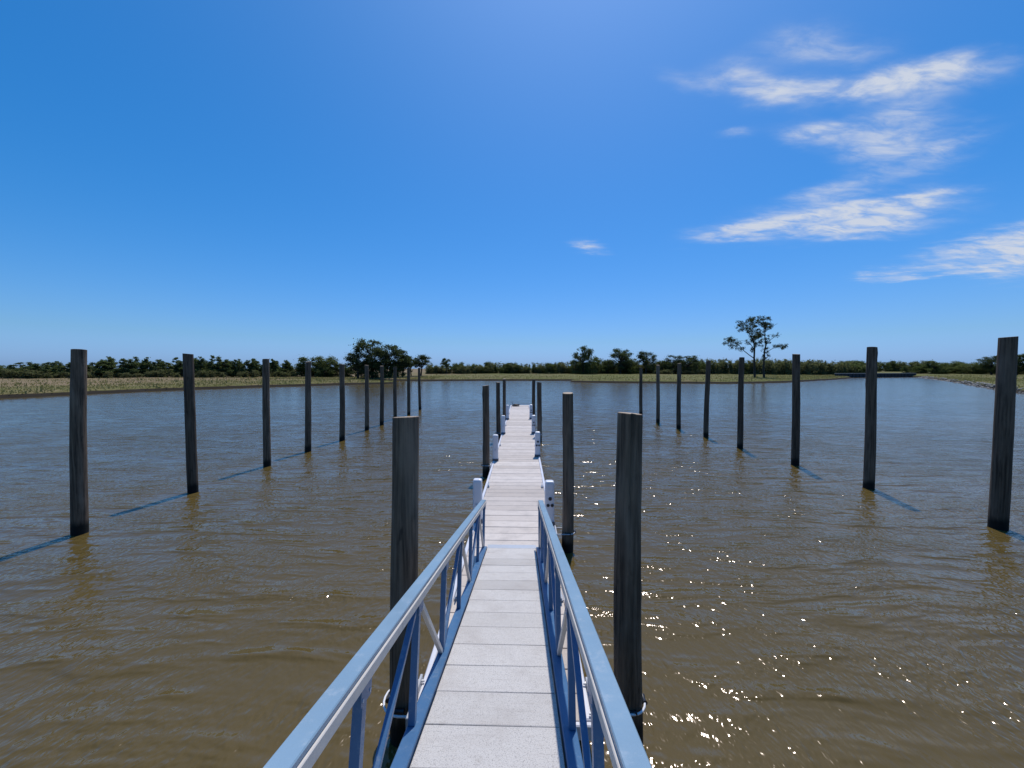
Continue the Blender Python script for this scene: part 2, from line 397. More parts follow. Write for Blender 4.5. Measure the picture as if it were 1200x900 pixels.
def height(x, y):
    s = shore(x, y)
    far = np.interp(s, [-6, -1.5, 0, .6, 1.4, 10, 40, 90, 300, 4000], [-2.2, -1.0, 0, .55, .66, .92, 1.45, 1.85, 2.2, 2.5])
    far = far + np.where(s > 1.5, .06 * np.sin(x * .33 + 1.7 * np.sin(y * .21)) + .05 * np.sin(y * .47 + x * .11), 0)
    near = np.interp(s, [-6, 0, .5, 2.2, 4000], [-2.2, 0, .7, 2.05, 2.1])
    k = np.clip((np.asarray(y, float) - 2) / 30, 0, 1)
    return near * (1 - k) + far * k
def axis(lo, hi, step, out):
    a = list(np.arange(lo, hi + step, step)); s = step
    while a[-1] < out: s *= 1.25; a.append(a[-1] + s)
    s = step
    while a[0] > -out: s *= 1.25; a.insert(0, a[0] - s)
    return np.array(a)
gx = axis(-100, 205, 1.0, 4500)
ay = axis(44, 205, .9, 4500)
gy = np.concatenate([np.array([-4500, -2500, -1200, -600, -300, -150, -80, -50, -30, -20, -14, -10, -8.]), np.arange(-6, 4, .5), np.arange(4, 44, 4.0), ay[ay >= 44]])
GX, GY = np.meshgrid(gx, gy)
GZ = height(GX, GY)
nx, ny = len(gx), len(gy)
ii = (np.arange(ny - 1)[:, None] * nx + np.arange(nx - 1)[None, :]).ravel()
gf = np.stack([ii, ii + 1, ii + 1 + nx, ii + nx], 1)
gme = npmesh('ground', np.stack([GX.ravel(), GY.ravel(), GZ.ravel()], 1), gf, M['ground'])
gme.polygons.foreach_set('use_smooth', [True] * len(gme.polygons))
tag(link('ground', gme), kind='structure')
def gz(x, y): return float(height(np.array([x]), np.array([y]))[0])

S = 5000.0
wm = MB().add([(-S, -S, 0), (S, -S, 0), (S, S, 0), (-S, S, 0)], [(0, 1, 2, 3)])
tag(wm.build('water', M['water']), kind='structure')

# ------------------------------------------------------------------ mooring poles
def pole_mesh(seed, height_, rad, lean=(0, 0), foot=-2.4, crack=False):
    rg = random.Random(seed); n, rows = 28, 34
    ph = [rg.uniform(0, 6.28) for _ in range(8)]
    ov = rg.uniform(.0, .05)
    flat = [rg.uniform(-.02, .02) for _ in range(n)]
    vs = []; fs = []; mi = []
    knots = [(rg.uniform(0, 6.28), rg.uniform(.5, height_), rg.uniform(.008, .026)) for _ in range(7)]
    ck = 4.72; TP = rg.uniform(.06, .20)
    for i in range(rows + 1):
        t = i / rows; z = foot + (height_ - foot) * t
        tz = max(0, z) / height_
        taper = 1.08 - TP * tz
        cx = lean[0] * tz + .011 * math.sin(1.2 * z + ph[0]); cy = lean[1] * tz + .011 * math.sin(1.0 * z + ph[1])
        for k in range(n):
            a = 2 * math.pi * k / n
            r = rad * (taper + ov * math.cos(2 * a + ph[2]) + .020 * math.sin(3 * a + ph[3] + .5 * z) + .008 * math.sin(4 * z + ph[4] + 2 * a) + flat[k] * (.6 + .4 * math.sin(z * 3 + k)))
            for ka, kz, kr in knots:
                da = (a - ka + math.pi) % (2 * math.pi) - math.pi
                r += kr * math.exp(-(da / .22) ** 2 - ((z - kz) / .06) ** 2)
            if crack:
                da = (a - ck + math.pi) % (2 * math.pi) - math.pi
                r -= rad * .5 * math.exp(-(da / .09) ** 2) * max(0, min(1, (z - height_ + 1.3) / 1.3))
            vs.append((cx + r * math.cos(a), cy + r * math.sin(a), z + (.012 * math.sin(a + ph[5]) if i == rows else 0)))
    b = MB()
    for i in range(rows):
        for k in range(n):
            a = i * n + k; e = i * n + (k + 1) % n
            fs.append((a, e, e + n, a + n))
    b.add(vs, fs, 0, True)
    top = vs[-n:]
    c = (sum(q[0] for q in top) / n, sum(q[1] for q in top) / n, height_ + .004)
    inner = [(c[0] + (q[0] - c[0]) * .93, c[1] + (q[1] - c[1]) * .93, q[2] + .006) for q in top]
    b.add(top + inner, [(k, (k + 1) % n, n + (k + 1) % n, n + k) for k in range(n)], 0)
    b.add(inner + [c], [(k, (k + 1) % n, n) for k in range(n)], 1)
    b.add(vs[:n], [tuple(range(n - 1, -1, -1))], 0)
    return b.mesh('mooring_pole', [M['pole'], M['endgrain']])
ORD = ['first', 'second', 'third', 'fourth', 'fifth', 'sixth', 'seventh', 'eighth', 'ninth', 'tenth']
LEFT = [(-11.08,9.34,.20,4.67),(-10.96,12.59,-.02,4.69),(-10.8,16.15,.08,4.6),(-10.65,19.06,.1,4.54),(-10.33,22.09,.08,4.45),(-10.4,25.85,.07,4.43),(-10.25,28.25,.05,4.39),(-10.39,31.65,.05,4.34),(-10.13,34.62,.05,4.28),(-10.28,39.0,-.05,4.29)]
RIGHT = [(12.76,10.29,-.01,5.01),(12.41,13.68,-.04,4.94),(12.12,16.91,-.1,4.82),(11.74,20.5,-.02,4.78),(11.52,23.8,.06,4.67),(11.21,27.18,-.02,4.56),(10.83,30.17,-.07,4.47),(11.04,35.19,-.06,4.28)]
for i, (x, y, lx, h) in enumerate(LEFT):
    o = link('mooring_pole', pole_mesh(100 + i, h, [.150, .140, .138, .14, .145, .13, .14, .135, .14, .14][i], (lx, .03 * math.sin(i * 2.3))), None, (x, y, 0))
    tag(o, f'dark timber mooring pole, {ORD[i]} from shore in the outer row towards the pine plantation', 'pole', 'outer mooring poles on the pine plantation side')
for i, (x, y, lx, h) in enumerate(RIGHT):
    o = link('mooring_pole', pole_mesh(200 + i, h, [.168, .150, .142, .14, .145, .14, .135, .14][i], (lx, .03 * math.sin(i * 1.9))), None, (x, y, 0))
    tag(o, f'dark timber mooring pole, {ORD[i]} from shore in the outer row towards the lone twin-trunked tree', 'pole', 'outer mooring poles on the lone tree side')
INNER = [(-1.12,4.2,.04,3.66,.145,-1,0),(1.42,4.25,-.01,3.70,.150,1,0),(1.27,8.75,.0,3.64,.128,1,1),(-1.20,14.82,.01,3.54,.125,-1,1),(1.20,21.88,0,3.42,.125,1,2),(-1.18,22.34,.0,3.40,.125,-1,2),(1.14,30.89,0,3.31,.125,1,3),(-1.16,29.86,-.03,3.40,.12,-1,3)]
for i, (x, y, lx, h, r, sd, k) in enumerate(INNER):
    o = link('mooring_pole', pole_mesh(300 + i, h, r, (lx, .02), crack=(i == 1)), None, (x, y, 0))
    lab = f'shorter dark pole hugging the dock, {ORD[k]} from shore on the ' + ('socketed pedestal side' if sd > 0 else 'plain pedestal side')
    if i == 1: lab = 'thick dark pole with split pale top beside the gangway, on the socketed pedestal side'
    if i == 0: lab = 'thick dark pole with pale sawn top beside the gangway, on the plain pedestal side'
    tag(o, lab, 'pole', 'poles that guide the floating dock')

# ------------------------------------------------------------------ floating dock
DZ = 0.40                                   # deck surface above the water
rg = random.Random(5)
dock = tag(empty('floating_dock', (0, 0, 0)), 'long pale plank-decked floating dock running out from the gangway foot', 'dock')
PITCH, W2 = 0.362, 0.905
pl = MB().box((0, 0, -.0175), (W2 * 2, PITCH - .016, .035), 0, .005).mesh('plank', M['ddeck'])
NPL = 99
for i in range(NPL):
    y = 4.19 + i * PITCH
    mod = (i // 18)
    o = link('plank', pl, dock, (rg.uniform(-.004, .004), y, DZ + rg.uniform(-.0025, .0025)))
    o.rotation_euler = (rg.uniform(-.004, .004), rg.uniform(-.002, .002), rg.uniform(-.002, .002))
Y0, Y1 = 4.0, 4.19 + (NPL - .5) * PITCH + .02
for s in (-1, 1):
    y = Y0; 
    while y < Y1 - .1:
        L = min(18 * PITCH, Y1 - y)
        b = MB()
        b.box((0, 0, -.065), (.075, L - .03, .15), 0, .012)
        b.box((s * .030, 0, -.18), (.05, L - .05, .08), 1, .01)
        b.build('edge_strip', [M['edge'], M['greyp']], dock, (s * .946, y + L / 2, DZ + .012))
        y += L
for y in (Y0 - .03, Y1 + .02):
    MB().box((0, 0, 0), (1.96, .06, .17), 0, .012).build('end_beam', M['edge'], dock, (0, y, DZ - .07))
y = Y0 + .2
while y < Y1 - 2:
    MB().box((0, 0, 0), (1.66, 1.9, .52), 0, .04).build('float', M['flt'], dock, (0, y + 1.0, DZ - .305))
    y += 2.4
# galvanised deck joists under the planks keep floats and deck together
for x in (-.7, 0, .7):
    MB().box((0, 0, 0), (.06, Y1 - Y0 - .1, .05), 0, 0).build('joist', M['galv'], dock, (x, (Y0 + Y1) / 2, DZ - .0655))
def pile_guide(x, y, r, side):
    hr = r + (.095 if y < 5 and side < 0 else .05)
    cx = x - side * .0
    pts = [(side * .95 - cx, -hr, 0)]
    for k in range(13):
        a = -math.pi / 2 + math.pi * k / 12
        pts.append((side * hr * math.cos(a) * .92, hr * math.sin(a), 0))
    pts.append((side * .95 - cx, hr, 0))
    g = MB().tube(pts, .013, 8).build('pile_guide', M['white'] if y < 5 else M['galv'], dock, (x, y, DZ + .05))
    for k, (a, b_) in enumerate(((0, 1), (0, -1), (1, 0))):
        px, py = side * a * (r + .030), b_ * (r + .030)
        rl = MB(); ax = Vector((-py, px, 0)).normalized() * .05
        rl.tube([Vector((px, py, 0)) - ax, Vector((px, py, 0)) - ax * .3, Vector((px, py, 0)) + ax * .3, Vector((px, py, 0)) + ax], [.030, .022, .022, .030], 10)
        rl.build('roller', M['dark'], g)
    MB().box((0, 0, 0), (.03, hr * 2 + .12, .16), 0, .006).build('bracket', M['galv'], g, (side * 1.0 - cx, 0, -.04))
for (x, y, lx, h, r, sd, k) in INNER: pile_guide(x, y, r, sd)
def cleat(x, y):
    b = MB()
    b.box((0, 0, .008), (.07, .16, .016), 0, .004)
    for q in (-.04, .04): b.tube([(0, q, .01), (0, q, .06)], .014, 8)
    b.tube([(0, -.14, .075), (0, -.06, .065), (0, .06, .065), (0, .14, .075)], [.010, .017, .017, .010], 8)
    b.build('cleat', M['galv'], dock, (x, y, DZ + .018))
for y in (6.2, 12.2, 18.8, 25.4, 32.0, 37.6):
    for x in (-.86, .86): cleat(x, y)

# ------------------------------------------------------------------ power pedestals
def pedestal(x, y, side, k):
    t = empty('power_pedestal', (x, y, DZ + .006))
    H = 1.08
    b = MB(); prof = []
    wx, wy = .115, .10
    # shell with rounded shoulders: stacked rounded-rectangle rings
    rings = [(.10, 1, 1), (.12, 1, 1), (H - .09, .97, .97), (H - .045, .94, .93), (H - .015, .84, .80), (H, .62, .55)]
    n = 24; vs = []; fs = []
    for (z, sx, sy) in rings:
        for j in range(n):
            a = 2 * math.pi * (j + .5) / n; c, s_ = math.cos(a), math.sin(a)
            e = .28
            vs.append((wx * sx * math.copysign(abs(c) ** e, c), wy * sy * math.copysign(abs(s_) ** e, s_), z))
    for i in range(len(rings) - 1):
        for j in range(n):
            a = i * n + j; q = i * n + (j + 1) % n
            fs.append((a, q, q + n, a + n))
    b.add(vs, fs, 0, False); b.add(vs[-n:], [tuple(range(n))], 0)
    body = b.build('body', M['pedestal'], t)
    MB().box((0, 0, .052), (.25, .225, .10), 0, .012).build('base', M['greyp'], t)
    f = -1 if side > 0 else 1                     # sockets face the shore on one side, the far end on the other
    for (sx, sz, r) in ((.01, .66, .036), (-.04, .50, .032), (.06, .50, .032)):
        s = MB(); yy = f * wy * .985
        s.tube([(sx, yy - f * .01, sz), (sx, yy + f * .022, sz)], r, 16, 0, True, True)
        o = s.build('socket', M['dark'], t)
        MB().tube([(sx, yy - f * .004, sz), (sx, yy + f * .010, sz)], r * 1.25, 16, 0, True, True).build('collar', M['greyp'], o)
    tp = MB(); yy = -f * wy * .98
    tp.tube([(0, yy + f * .01, .46), (0, yy - f * .05, .46), (0, yy - f * .07, .42)], .012, 8)
    tp.tube([(-.03, yy - f * .03, .485), (.03, yy - f * .03, .485)], .008, 6)
    tp.build('tap', M['galv'], t)
    MB().box((0, f * (wy * .93), .86), (.12, .012, .05), 0, .003).build('lamp_lens', M['white'], t)
    lab = f'white {"power pedestal with three dark sockets facing the gangway" if side > 0 else "power pedestal with plain face towards the gangway"}, {ORD[k]} along the dock'
    tag(t, lab, 'power pedestal', 'power pedestals along the dock edges')
for k, y in enumerate((9.25, 16.1, 22.4, 29.0)): pedestal(.885, y + (.4 if k == 1 else 0), 1, k)
for k, y in enumerate((9.35, 15.7, 22.2, 28.6)): pedestal(-.88, y, -1, k)

# black bundle at the far end
bb = MB()
pts = []
for k in range(70):
    a = k * .45; r = .20 + .06 * math.sin(k * .37); pts.append((r * 1.5 * math.cos(a), r * math.sin(a), .03 + k * .0022 + .02 * math.sin(k * 1.1)))
pts += [(-.34, .0, .22), (-.38, .02, .34), (-.40, 0, .42)]
bb.tube(pts, .032, 6)
tag(bb.build('rope_coil', M['dark'], None, (-.42, 38.6, DZ + .02)), 'small black coiled bundle lying at the far end of the dock', 'rope')

# ------------------------------------------------------------------ gangway
SL = math.atan(.213)
gw = tag(empty('gangway', (0, 7.86, .462), (-SL, 0, 0)), 'sloping gangway with blue truss railings and speckled pale panels', 'gangway')
GP = .402
gpl = MB().box((0, 0, -.02), (1.004, GP - .008, .04), 0, .004).mesh('plank', M['gdeck'])
LG = 9.0
for i in range(22):
    o = link('plank', gpl, gw, (rg.uniform(-.003, .003), -.205 - i * GP, rg.uniform(-.002, .002)))
    o.rotation_euler = (rg.uniform(-.003, .003), rg.uniform(-.002, .002), rg.uniform(-.0015, .0015))
for s in (-1, 1):
    MB().box((s * .565, -LG / 2, -.035), (.105, LG, .13), 0, .006).build('bottom_chord', M['blue'], gw)
    hr = MB().box((s * .605 + .006, -LG / 2, .955), (.096, LG, .03), 0, .005).build('handrail', M['railblue'], gw)
    MB().box((s * .590 + .006, -LG / 2, .908), (.088, LG - .02, .063), 0, .004).build('rail_channel', M['bare'], hr)
    sp = 1.05
    for k in range(9):
        y = -.04 - k * sp
        MB().box((s * .585, y, .453), (.05, .05, .846), 0, .004).build('post', M['blue'], gw)
        if k < 8:
            ya, yb = y - .03, y - sp + .03
            z0, z1 = .035, .874
            # diagonals meet in pairs at the top of every second post
            a, c = ((s * .585, ya, z0), (s * .585, yb, z1)) if k % 2 == 0 else ((s * .585, ya, z1), (s * .585, yb, z0))
            MB().bar(a, c, .040, .040, 0, (1, 0, 0)).build('brace', M['blue'] if k % 2 else M['bare'], gw)  # braces falling away from shore coloured paler, painting in the sun on them
for s in (-1, 1):
    for k in range(9):                            # gusset plates and bolts where posts meet the rail and chord
        y = -.04 - k * 1.05
        g = MB().box((0, 0, 0), (.006, .13, .09), 0, .001).build('gusset', M['blue'], gw, (s * .556, y, .83))
        for dy in (-.045, .045):
            MB().tube([(-.006 * s, dy, -.02), (.004 * s, dy, -.02)], .010, 6).build('bolt', M['galv'], g)
for k in range(10):
    MB().box((0, -.3 - k * .93, -.075), (1.03, .05, .06), 0, 0).build('crossbeam', M['blue'], gw)
hp = MB().box((0, .10, .0), (1.02, .22, .008), 0, .002, Matrix.Rotation(SL - .14, 3, 'X')).build('toe_plate', M['galv'], gw, (0, 0, .006))
MB().tube([(-.5, 0, 0), (.5, 0, 0)], .016, 8).build('hinge', M['galv'], gw, (0, -.002, -.008))
for s in (-.45, .45):
    MB().tube([(s - .03, -.06, -.0), (s + .03, -.06, -.0)], .05, 16).build('wheel', M['dark'], gw, (0, .0, -.07))
# landing on the shore that carries the upper end
ld = MB().box((0, -2.6, 1.2), (3.0, 3.0, 2.14), 0, .03)
tag(ld.build('concrete_landing', M['flt']), 'concrete landing block on the near bank carrying the gangway head', 'landing')

# ------------------------------------------------------------------ far retaining wall and stones
wl = tag(empty('retaining_wall', (150, 184, 0)), 'low dark sheet-pile wall closing the far channel beside the stony bank', 'wall')
A, B_ = Vector((146, 183.0, 0)), Vector((199, 199.5, 0))
d = (B_ - A); n = int(d.length / 1.2)
ang = math.atan2(d.y, d.x)
sm_ = MB().box((0, 0, .45), (1.1, .30, 2.7), 0, .06).mesh('pile', M['sheet'])
for k in range(n):
    q = A + d * ((k + .5) / n) - wl.location
    o = link('pile', sm_, wl, (q.x + (.12 if k % 2 else 0) * math.sin(ang), q.y - (.12 if k % 2 else 0) * math.cos(ang), -.05)); o.rotation_euler.z = ang
cp = MB().box((0, 0, 0), (d.length, .7, .28), 0, .03).build('coping', M['coping'], wl, (A + d / 2 - wl.location + Vector((0, .1, 1.9)))); cp.rotation_euler.z = ang

rs = random.Random(77); sb = MB()
SH = [(85.4, 58), (85.4, 67.4), (100.3, 84.8), (133.6, 121.8), (170, 165), (195, 194)]
ico = [(0,0,1),(.894,0,.447),(.276,.851,.447),(-.724,.526,.447),(-.724,-.526,.447),(.276,-.851,.447),(.724,.526,-.447),(-.276,.851,-.447),(-.894,0,-.447),(-.276,-.851,-.447),(.724,-.526,-.447),(0,0,-1)]
icf = [(0,1,2),(0,2,3),(0,3,4),(0,4,5),(0,5,1),(1,6,2),(2,7,3),(3,8,4),(4,9,5),(5,10,1),(6,7,2),(7,8,3),(8,9,4),(9,10,5),(10,6,1),(11,7,6),(11,8,7),(11,9,8),(11,10,9),(11,6,10)]
for i in range(len(SH) - 1):
    a = Vector(SH[i]); b = Vector(SH[i + 1]); L = (b - a).length
    for k in range(int(L * 3.2)):
        t = rs.random(); p = a.lerp(b, t); off = rs.gauss(.35, .55)
        nrm = Vector(((b - a).y, -(b - a).x)).normalized()
        p = p + nrm * off
        r = rs.uniform(.10, .30); z = max(-.05, gz(p.x, p.y)) + r * .25
        sx, sy, sz = r * rs.uniform(.8, 1.5), r * rs.uniform(.8, 1.4), r * rs.uniform(.6, 1.0)
        sb.add([(p.x + q[0] * sx * rs.uniform(.8, 1.15), p.y + q[1] * sy * rs.uniform(.8, 1.15), z + q[2] * sz) for q in ico], icf)
tag(sb.build('shore_stones', M['stone']), 'pale stones strewn along the waterline of the right grassy bank'.replace('right ', 'far '), 'stones', kind='stuff')

# ------------------------------------------------------------------ grass on the banks
rn = np.random.default_rng(3)
def scatter(n, x0, x1, y0, y1, smin, smax):
    x = rn.uniform(x0, x1, n); y = rn.uniform(y0, y1, n); s = shore(x, y)
    k = (s > smin) & (s < smax) & (rn.random(n) < np.exp(-s / 22)); return x[k], y[k]
xs, ys = [], []
for a in ((120000, -140, -30, 20, 150, .5, 60), (90000, -40, 160, 104, 200, .5, 60), (45000, 84, 220, 40, 200, .5, 45), (9000, -25, 25, -12, 1, .6, 12)):
    x, y = scatter(*a); xs.append(x); ys.append(y)
x = np.concatenate(xs); y = np.concatenate(ys); keep = ~((abs(x) < 1.7) & (y < 1) & (y > -5)); x, y = x[keep], y[keep]
z = height(x, y) - .03
N = len(x); hgt = rn.uniform(.10, .34, N) * np.where(rn.random(N) < .06, 1.9, 1.0); ang = rn.uniform(0, math.pi, N); wd = hgt * rn.uniform(.35, .9, N)
cx, sx = np.cos(ang) * wd / 2, np.sin(ang) * wd / 2
lx, ly = rn.normal(0, .12, N), rn.normal(0, .12, N)
V = np.stack([np.stack([x - cx, y - sx, z], 1), np.stack([x + cx, y + sx, z], 1), np.stack([x + lx, y + ly, z + hgt], 1)], 1).reshape(-1, 3)
tag(link('grass', npmesh('grass', V, np.arange(3 * N).reshape(-1, 3), M['grass'])), 'dry yellow-green grass growing on the banks', 'grass', kind='stuff')

# ------------------------------------------------------------------ trees
def leaves(centers, radii, count, size, seed, squash=.75):
    """leaf-clump quads scattered round clump centres"""
    g = np.random.default_rng(seed)
    c = np.array(centers, float); r = np.array(radii, float)
    wgt = r ** 2; wgt /= wgt.sum()
    idx = g.choice(len(c), count, p=wgt)
    dirv = g.normal(size=(count, 3)); dirv /= np.linalg.norm(dirv, axis=1)[:, None]
    rad = g.random(count) ** .45
    rad = np.where(g.random(count) < .55, rad, np.minimum(1.7, np.abs(g.normal(0, .75, count))))
    pos = c[idx] + dirv * (rad * r[idx])[:, None] * np.array([1, 1, squash])
    a = g.normal(size=(count, 3)); a /= np.linalg.norm(a, axis=1)[:, None]
    b = np.cross(a, g.normal(size=(count, 3))); b /= np.linalg.norm(b, axis=1)[:, None]
    s = size * g.uniform(.55, 1.25, count)
    a *= s[:, None] * .5; b *= (s * g.uniform(.35, .7, count))[:, None] * .5
    v = np.stack([pos - a, pos - b * .9 + a * .1, pos + a, pos + b], 1).reshape(-1, 3)
    return v, np.arange(count * 4).reshape(-1, 4)
def limb(b, p0, p1, r0, r1, rg, n=5, sag=.12):
    p0, p1 = Vector(p0), Vector(p1); L = (p1 - p0).length
    off = Vector((rg.uniform(-1, 1), rg.uniform(-1, 1), rg.uniform(-.2, .8))) * L * sag
    pts = [p0.lerp(p1, t) + off * math.sin(math.pi * t) for t in [k / (n - 1) for k in range(n)]]
    b.tube(pts, [r0 + (r1 - r0) * k / (n - 1) for k in range(n)], 6, 0, False)
    return pts
def proto(kind, seed):
    """returns (trunk mesh, crown mesh, height, width)"""
    rg = random.Random(seed); b = MB(); C_, R_ = [], []
    if kind == 'pine':
        H, W = 6.5, 3.4
        limb(b, (0, 0, -.4), (0, 0, H * .95), .13, .03, rg, 6, .02)
        for k in range(30):
            t = rg.random() ** .8; z = .5 + (H - .8) * t
            rr = W / 2 * (1 - t) ** .7 * rg.uniform(.25, .95) + .1; a = rg.uniform(0, 6.28)
            C_.append((rr * math.cos(a), rr * math.sin(a), z)); R_.append(.34 + .42 * (1 - t))
            limb(b, (0, 0, z - .2), C_[-1], .03, .01, rg, 3)
        cnt, size, mat, sq = 2200, .40, 'pine', .95
    elif kind == 'broad':
        H, W = 14.0, 10.0
        tr = limb(b, (0, 0, -.5), (rg.uniform(-.6, .6), rg.uniform(-.6, .6), H * .55), .42, .20, rg, 6, .05)
        for k in range(60):
            z = H * (.22 + .74 * rg.random() ** .8); t = z / H
            env = W / 2 * (1 - abs((t - .52) / .56) ** 2.2) ** .5
            rr = env * rg.random() ** .45 * .9; a = rg.uniform(0, 6.28)
            C_.append((rr * math.cos(a), rr * math.sin(a), z)); R_.append(rg.uniform(.8, 1.6))
            base = tr[min(5, max(1, int(t * 6)))]
            limb(b, base, C_[-1], .10, .025, rg, 5)
        cnt, size, mat, sq = 7000, .52, 'broad', .85
    elif kind == 'dark_bush':
        H, W = 8.5, 8.0
        tr = limb(b, (0, 0, -.5), (rg.uniform(-.4, .4), rg.uniform(-.4, .4), H * .6), .26, .1, rg, 5, .05)
        for k in range(40):
            z = H * (.06 + .86 * rg.random()); t = z / H
            env = W / 2 * (1 - abs((t - .42) / .62) ** 2.4) ** .5
            rr = env * rg.random() ** .5 * .92; a = rg.uniform(0, 6.28)
            C_.append((rr * math.cos(a), rr * math.sin(a), z)); R_.append(rg.uniform(.8, 1.45))
            limb(b, tr[min(4, int(t * 5))], C_[-1], .06, .02, rg, 4)
        cnt, size, mat, sq = 5200, .48, 'bush', .9
    elif kind == 'slender':
        H, W = 10.0, 5.5
        tr = limb(b, (0, 0, -.5), (rg.uniform(-.5, .5), rg.uniform(-.3, .3), H * .8), .24, .08, rg, 7, .05)
        for k in range(22):
            z = H * (.42 + .55 * rg.random()); t = z / H
            env = W / 2 * (1 - abs((t - .7) / .34) ** 2) ** .5 if abs(t - .7) < .33 else .4
            rr = env * rg.random() ** .4; a = rg.uniform(0, 6.28)
            C_.append((rr * math.cos(a), rr * math.sin(a), z)); R_.append(rg.uniform(.6, 1.1))
            limb(b, tr[min(6, max(2, int(t * 7) - 1))], C_[-1], .06, .02, rg, 4)
        cnt, size, mat, sq = 3200, .44, 'broad', .85
    else:  # scrub: several upright stems
        H, W = 6.0, 4.6
        for k in range(7):
            a = rg.uniform(0, 6.28); rr = rg.uniform(.2, W / 2 * .8); hh = H * rg.uniform(.6, .98)
            pts = limb(b, (rr * .4 * math.cos(a), rr * .4 * math.sin(a), -.3), (rr * math.cos(a), rr * math.sin(a), hh), .06, .015, rg, 6, .06)
            for j in range(5):
                q = pts[1 + j] if j < 5 else pts[-1]
                C_.append((q.x + rg.uniform(-.3, .3), q.y + rg.uniform(-.3, .3), q.z)); R_.append(rg.uniform(.55, .95) * (1.15 - .1 * j))
        cnt, size, mat, sq = 2800, .40, 'scrub', 1.2
    v, f = leaves(C_, R_, cnt, size, seed, sq)
    return b.mesh('trunk', M['bark']), npmesh('crown', v, f, M[mat]), float(v[:, 2].max()), float(np.percentile(np.abs(v[:, :2]), 96) * 2)
PROTO = {k: [proto(k, 10 * i + j) for j in range(n)] for i, (k, n) in enumerate((('pine', 4), ('broad', 4), ('dark_bush', 4), ('slender', 2), ('scrub', 4)))}
rt = random.Random(9)
CNT = {}
def tree(name, kind, x, y, top, width, label, group=None, var=None):
    i = CNT.get(kind, 0); CNT[kind] = i + 1
    tm, cm, H, W = PROTO[kind][i % len(PROTO[kind]) if var is None else var]
    z = gz(x, y) - .05
    t = empty(name, (x, y, z), (0, 0, rt.uniform(0, 6.28)))
    sz = max(.25, (top - z) / H); sx = width / W
    t.scale = (sx, sx * rt.uniform(.9, 1.1), sz)
    link('trunk', tm, t); link('crown', cm, t)
    tag(t, label, 'shrub' if name == 'shrub' else 'tree', group)
    return t

# single trees that stand out
tree('dark_tree','broad',-56.5,143.6,15.9,11.2,'tallest dark tree of the clump at the pointed end of the pine side bank',None,0)
tree('dark_tree','broad',-50.5,145.8,14.0,11.1,'wide dark tree of the clump, towards the water beside its tallest tree',None,1)
tree('dark_tree','broad',-61.0,141.5,10.6,8.6,'lower dark tree of the clump, on its side towards the pines',None,2)
tree('dark_tree','broad',-46.6,148.8,11.6,8.0,'smaller dark tree at the waterside end of the dark clump',None,3)
for (x, y, h, wd) in ((-58.5,144,7.5,6.5),(-54,142.5,8.0,6.5),(-50.5,143.5,8,6.5),(-47.5,147,7,6)):
    tree('dark_bush','dark_bush',x,y,h,wd,'dark bush filling the foot of the tall dark clump on the bank','bushes under the dark clump')
tree('slender_tree','slender',-46.0,158.9,9.6,5.9,'slender bare-stemmed tree next to the dark clump, nearer to it of the pair',None,0)
tree('slender_tree','slender',-42.1,159.0,10.3,7.2,'slender bare-stemmed tree with wider crown, farther from the dark clump',None,1)
tree('leafy_tree','dark_bush',-83.1,147.9,9.7,8.7,'rounded mid-green tree between pines and dark clump, nearer the pines',None,0)
tree('leafy_tree','dark_bush',-77.1,148.1,9.9,8.7,'rounded mid-green tree between pines and dark clump, nearer the clump',None,1)
tree('slender_tree','slender',-36.9,189.2,9.6,5.1,'small slender tree rising from the scrub on the far bank',None,0)
NAMED = [('broad',30.3,189.0,15.7,8.2,'tall airy tree highest above the far bank scrub line'),('dark_bush',34.1,187.1,11.0,8.6,'dense rounded tree against the tall airy far bank tree'),
 ('dark_bush',26.8,190.9,9.3,6.8,'small rounded tree on the scrub side of the tall airy far bank tree'),('broad',47.7,187.4,14.4,9.9,'broad uneven tree midway along the far bank tree line'),
 ('dark_bush',53.4,191.6,11.4,7.6,'round tree tucked behind the broad uneven far bank tree'),('broad',60.1,187.7,13.2,8.3,'domed dark tree between broad uneven tree and low flat-topped pair'),
 ('dark_bush',68.0,188.0,8.9,8.3,'low rounded tree beside the domed dark tree'),('broad',72.6,186.1,11.0,8.2,'flat-topped dark tree of a pair, nearer the domed tree'),
 ('broad',79.5,186.3,10.8,9.0,'flat-topped dark tree of a pair, nearer the lone twin-trunked tree'),('dark_bush',84.9,188.4,9.0,6.6,'small rounded tree after the flat-topped pair'),
 ('dark_bush',42.4,191.3,9.4,7.6,'rounded tree between tall airy tree and broad uneven tree')]
for i, (k, x, y, h, wd, lab) in enumerate(NAMED): tree('leafy_tree' if k == 'dark_bush' else 'dark_tree', k, x, y, h, wd, lab)
for (x, y, h, wd) in ((226.0,216.2,9.5,9.3),(240.4,221.6,8.3,11.5),(234.8,206.4,8.0,9.8),(226.5,186.2,8.8,8.0),(230.4,171.3,9.9,11.0)):
    tree('leafy_tree','dark_bush',x,y,h,wd,'rounded green tree behind the stony grassy bank','rounded trees behind the stony bank')
for (x, y, h, wd) in ((226.2,191.2,10.8,9.0),(225.7,181.2,10.8,9.3),(227.9,176.2,11.4,11.3)):
    tree('dark_tree','broad',x,y,h,wd,'taller dark tree behind the stony grassy bank','tall dark trees behind the stony bank')

def along(pts, n):
    pts = [Vector(p) for p in pts]; seg = [(pts[i + 1] - pts[i]).length for i in range(len(pts) - 1)]; T = sum(seg)
    for k in range(n):
        t = (k + rt.uniform(.1, .9)) / n * T; i = 0
        while t > seg[i] and i < len(seg) - 1: t -= seg[i]; i += 1
        yield pts[i].lerp(pts[i + 1], t / seg[i])
